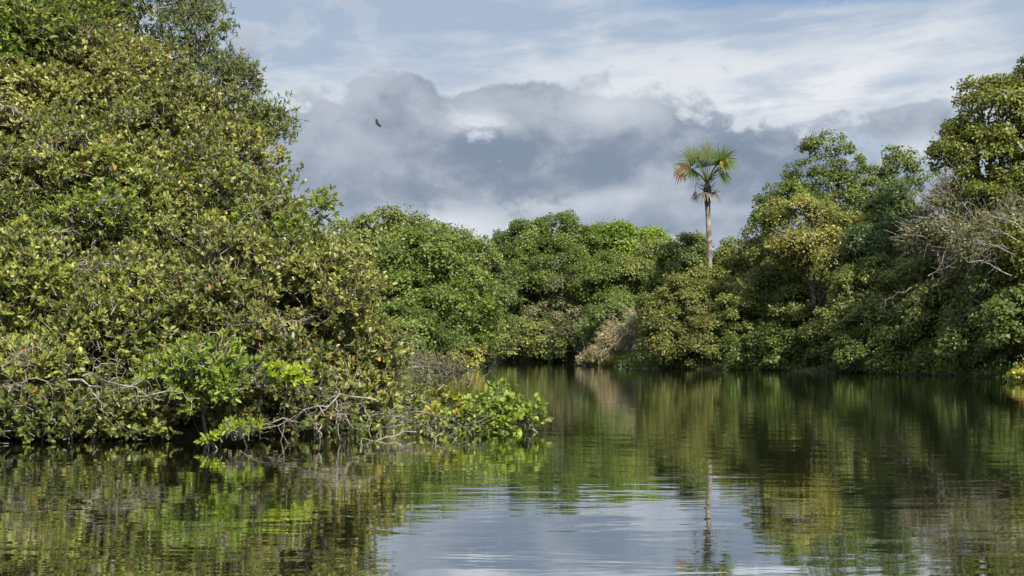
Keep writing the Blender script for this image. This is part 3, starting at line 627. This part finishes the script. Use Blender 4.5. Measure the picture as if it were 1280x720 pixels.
boughs('grey twiggy boughs near the right edge beneath the tallest tree', 113, [((1280, 330, 62), (1215, 300, 62), .09), ((1290, 300, 62), (1225, 262, 62), .09), ((1265, 345, 62), (1205, 322, 62), .08), ((1270, 300, 62), (1230, 285, 62), .07), ((1280, 290, 62), (1240, 262, 62), .04), ((1262, 310, 62), (1215, 318, 62), .04)], group=GB, depth=3, kids=3)
boughs('thin grey twigs curling through the ochre tree', 114, [((1000, 310, 84), (960, 285, 84), .05), ((1010, 305, 84), (1030, 265, 84), .04), ((1020, 300, 84), (990, 270, 84), .04)], group=GB, depth=2, kids=3)
boughs('straw coloured dead creepers draped on the brown heap', 115, [((800, 400, 113), (765, 445, 113), .05), ((790, 395, 114), (750, 450, 114), .05), ((805, 420, 112), (775, 452, 112), .05), ((780, 410, 113), (800, 450, 112), .05), ((760, 430, 113), (735, 455, 113), .04)], group=GB, depth=3, kids=4, barkm='twig')

fl = Acc(); rng = np.random.default_rng(3)
leaves(fl, np.array([P(676, 527, 23.0) * [1, 1, 0] + [0, 0, .012]]), np.array([[1.0, .1, .05]]), np.array([[0, 0, 1.0]]), .16, .045, np.array([.5]), np.array([.9]), True)
tag(fl.build('floating_leaf', M['yellowgreen'], None, tuple(P(676, 527, 23.0) * [1, 1, 0])), 'single yellow leaf floating off the outer end of the fallen branch', 'leaf')

# low plants hemming the waterline (uncountable)
rng = np.random.default_rng(77); acc = Acc()
for (x0, y0), (x1, y1) in zip(WATER, WATER[1:]):
    if y0 < 20 or y1 < 20: continue
    L = math.hypot(x1 - x0, y1 - y0); k = int(L * 620)
    tt = rng.random(k); f = np.array([mnoise.noise(Vector((a * L * .35 + x0, y0, 3))) for a in tt])
    keep = rng.random(k) < np.clip(.55 + f * 1.2, .06, 1); tt = tt[keep]; f = f[keep]; k = len(tt)
    nx_, ny_ = -(y1 - y0) / L, (x1 - x0) / L
    off = rng.uniform(-2.6, 2.6, k)
    px_ = x0 + (x1 - x0) * tt + nx_ * off; py_ = y0 + (y1 - y0) * tt + ny_ * off
    sdv = poly_sd(px_, py_, WATER); ok = (sdv > -.45) & (sdv < 2.6); px_, py_, sdv, f = px_[ok], py_[ok], sdv[ok], f[ok]; k = len(f)
    pos = np.stack([px_, py_, np.clip(sdv * .22, 0, .6) + np.abs(rng.normal(0, .30, k)) * (1 + f * 1.5).clip(.3, 3) + .03], -1)
    dd = unit(rng.normal(0, .6, (k, 3)) + np.array([0, 0, .9])); L_ = rng.uniform(.12, .28, k)
    leaves(acc, pos, dd, unit(rng.normal(0, .6, (k, 3)) + np.array([0, -.5, .5])), L_, L_ * .28, rng.random(k), np.clip(.4 + f * .8 + rng.normal(0, .2, k), 0, 1))
o = acc.build('bank_vegetation', M['mid'], None); o['kind'] = 'stuff'
o['label'] = 'low green weeds hemming the waterline below the trees'; o['category'] = 'vegetation'

# ------------------------------------------------------------------ palm
PD = 97.0
pb = P(888, 440, PD); pb[2] = .5; ptop = P(884.5, 257, PD)
palm = thing('fan_palm', 'tall single fan palm with pale trunk standing above the bank trees', 'palm tree', pb)
rng = np.random.default_rng(5)
acc = Acc(); n = 60; tt = np.linspace(0, 1, n)[:, None]
pts = pb + (ptop - pb) * tt + np.array([.10, 0, 0]) * np.sin(tt * math.pi)
rad = .235 - .03 * tt[:, 0] + .012 * np.sin(np.arange(n) * 2.1) + .008 * rng.normal(0, 1, n)
tube(acc, pts, rad, 14); acc.build('trunk', M['palmbark'], palm, pb, True)
# dark shaft of old leaf bases
acc = Acc(); ctop = P(884, 227, PD); pts = ptop + (ctop - ptop) * np.linspace(-.05, 1, 8)[:, None]
tube(acc, pts, [.22, .27, .31, .34, .36, .34, .28, .13], 12)
for k in range(26):
    a = rng.random() * 6.28; hh = rng.random(); b0 = ptop + (ctop - ptop) * hh
    d = np.array([math.cos(a), math.sin(a), .55]); L = rng.uniform(.5, 1.1)
    q, rr = wander(rng, b0 + d * .2, d, L, .055, 4, .12, -.05); tube(acc, q, rr, 5)
acc.build('leaf_base_shaft', M['barkdark'], palm, pb, True)
def frond(target, droopf, matn, R, petm='pgreen', nseg=38, spreada=2.5, tipd=.35, hang=.0, start=None):
    """petiole to target (photo px offset -> world), costapalmate fan of narrow segments"""
    b0 = ctop + np.array([0, 0, -.1]) if start is None else start
    tg = np.array(target, float)
    tt = np.linspace(0, 1, 8)[:, None]
    pts = b0 + (tg - b0) * tt + np.array([0, 0, .22]) * np.sin(tt * math.pi)
    d = unit(pts[-1] - pts[-2] + np.array([0, 0, -hang]))
    fr = Acc()
    side = unit(np.cross(d, np.array([0, -.85, .55]) + rng.normal(0, .35, 3))); nn = np.cross(side, d)
    if nn[2] < 0: side, nn = -side, -nn
    for k in range(nseg):
        a = (k / (nseg - 1) - .5) * 2 * spreada + rng.normal(0, .03)
        L = R * (1 - .25 * abs(a / spreada) ** 2) * rng.uniform(.85, 1.08)
        s0 = tg - d * .35 * min(1, abs(a / spreada)) ** 1
        dirv = d * math.cos(a) + side * math.sin(a) + nn * .12
        p = s0.copy(); P_ = [p.copy()]; dv = unit(dirv)
        for q in range(4):
            dv = unit(dv + np.array([0, 0, -droopf * (.25 + q * .32)])); p = p + dv * L / 4; P_.append(p.copy())
        P_ = np.array(P_); wv = unit(np.cross(dv, nn) + 1e-3) ; W = np.array([.022, .064, .058, .034, .004])[:, None]
        V = np.stack([P_ + wv * W, P_ - wv * W], 1).reshape(-1, 3)
        Q = [[2 * i, 2 * i + 2, 2 * i + 3, 2 * i + 1] for i in range(4)]
        fr.add(V, Q, np.full(4, rng.random()), np.clip(np.array([.3, .45, .6, .7]) + rng.normal(0, .15), 0, 1))
    f = fr.build('frond', M[matn], palm, pb)
    pe = Acc(); tube(pe, pts, np.linspace(.05, .03, 8), 5); pe.build('petiole', M[petm], f, pb, True)
def pt(px, py, dy=0.0):
    q = P(px, py - 5, PD); q[1] += dy; return q
R = 1.6
for (px, py, dy, dr) in [(884, 200, -.2, .08), (876, 202, .9, .1), (893, 202, .9, .1), (866, 205, -.5, .18), (902, 205, -.3, .18), (860, 212, .5, .28), (909, 209, .9, .25),
                         (858, 217, -.5, .42), (871, 212, -1.2, .3), (894, 212, -1.3, .3), (864, 222, -1.0, .55), (905, 220, 1.2, .5), (884, 208, 1.5, .2)]:
    frond(pt(px, py, dy), dr, 'pgreen', R, nseg=20, spreada=1.35)
frond(pt(907, 213, -1.7), .5, 'pyellow', 1.3, 'pyellow', spreada=1.6, nseg=24, hang=.6); frond(pt(899, 215, -1.8), .6, 'pyellow', .95, 'pyellow', nseg=14, spreada=1.3, hang=.8)
frond(pt(853, 217, -.9), .5, 'pbrown', 1.7, 'pbrown', nseg=24, spreada=1.4, hang=.5)
frond(pt(877, 247, -.6), .9, 'pdead', 1.6, 'pdead', nseg=12, spreada=1.5, start=ptop + np.array([0, 0, .5])); frond(pt(890, 248, -.5), .9, 'pdead', 1.5, 'pdead', nseg=11, spreada=1.4, start=ptop + np.array([0, 0, .5]))
acc = Acc(); q0 = pt(880, 228, -.4); q1 = pt(867, 250, -.8); tt = np.linspace(0, 1, 9)[:, None]
pts = q0 + (q1 - q0) * tt + np.array([-.25, 0, .35]) * np.sin(tt * math.pi); tube(acc, pts, .03, 5)
for k in range(26):
    a = pts[-1] + rng.normal(0, .05, 3); q, rr = wander(rng, a + np.array([0, 0, .25 * rng.random()]), rng.normal(0, .5, 3) + np.array([0, 0, -1.2]), rng.uniform(.3, .8), .03, 4, .2, .1); tube(acc, q, rr, 4)
acc.build('fruit_stalk', M['barkdark'], palm, pb, True)

# ------------------------------------------------------------------ vulture
BD = 190.0; bc = P(471.6, 154.6, BD)
m, t, o = mat('dark_feather'); p = t.new('ShaderNodeBsdfPrincipled'); tc = t.new('ShaderNodeTexCoord')
t.put(p.inputs['Base Color'], t.mix(t.noise(S(t, tc.outputs['Object']), 12, 4, .6), (0.004, 0.004, 0.004), (0.012, 0.011, 0.010))); p.inputs['Roughness'].default_value = .7
m.node_tree.links.new(p.outputs[0], o.inputs[0])
import bmesh
bm = bmesh.new()
hd = unit(np.array([-.95, .15, -.15])); ww = [unit(P(470.0, 149.6, BD) - bc + np.array([0, .15, 0])), unit(P(475.9, 158.6, BD) - bc + np.array([0, -.2, 0]))]
nrm_ = unit(np.cross(ww[0], hd)); rings = []
prof = [(-.42, .01, .16), (-.30, .03, .14), (-.12, .08, .10), (.08, .10, .11), (.22, .06, .07), (.30, .035, .04), (.38, .04, .04), (.46, .008, .01)]
sd_ = unit(np.cross(nrm_, hd))
for s_, a_, b_ in prof:
    rings.append([bm.verts.new(tuple(hd * s_ * .8 + sd_ * b_ * math.cos(q * math.pi / 4) + nrm_ * a_ * math.sin(q * math.pi / 4))) for q in range(8)])
for r0, r1 in zip(rings, rings[1:]):
    for q in range(8): bm.faces.new((r0[q], r0[(q + 1) % 8], r1[(q + 1) % 8], r1[q]))
bm.faces.new(rings[0]); bm.faces.new(rings[-1][::-1])
for wd in ww:
    fw = unit(hd - wd * float(np.dot(hd, wd))); nn = np.cross(fw, wd)
    outl = [(0, .16), (.25, .20), (.5, .17), (.72, .10), (.82, .02), (.78, -.06), (.80, -.12), (.70, -.12), (.70, -.20), (.58, -.18), (.4, -.22), (.2, -.22), (0, -.18)]
    top = [bm.verts.new(tuple(wd * a * 1.02 + fw * b_ + nn * (.018 + .10 * a * a))) for a, b_ in outl]
    bot = [bm.verts.new(tuple(wd * a * 1.02 + fw * b_ + nn * (-.018 + .10 * a * a))) for a, b_ in outl]
    bm.faces.new(top); bm.faces.new(bot[::-1])
    for q in range(len(outl)):
        r_ = (q + 1) % len(outl); bm.faces.new((top[q], bot[q], bot[r_], top[r_]))
me = bpy.data.meshes.new('vulture'); bm.to_mesh(me); bm.free(); me.materials.append(m)
vul = bpy.data.objects.new('vulture', me); sc.collection.objects.link(vul); vul.location = bc; vul.scale = (1.12, 1.12, 1.12)
tag(vul, 'dark vulture soaring with spread wings against the grey cloud', 'bird')
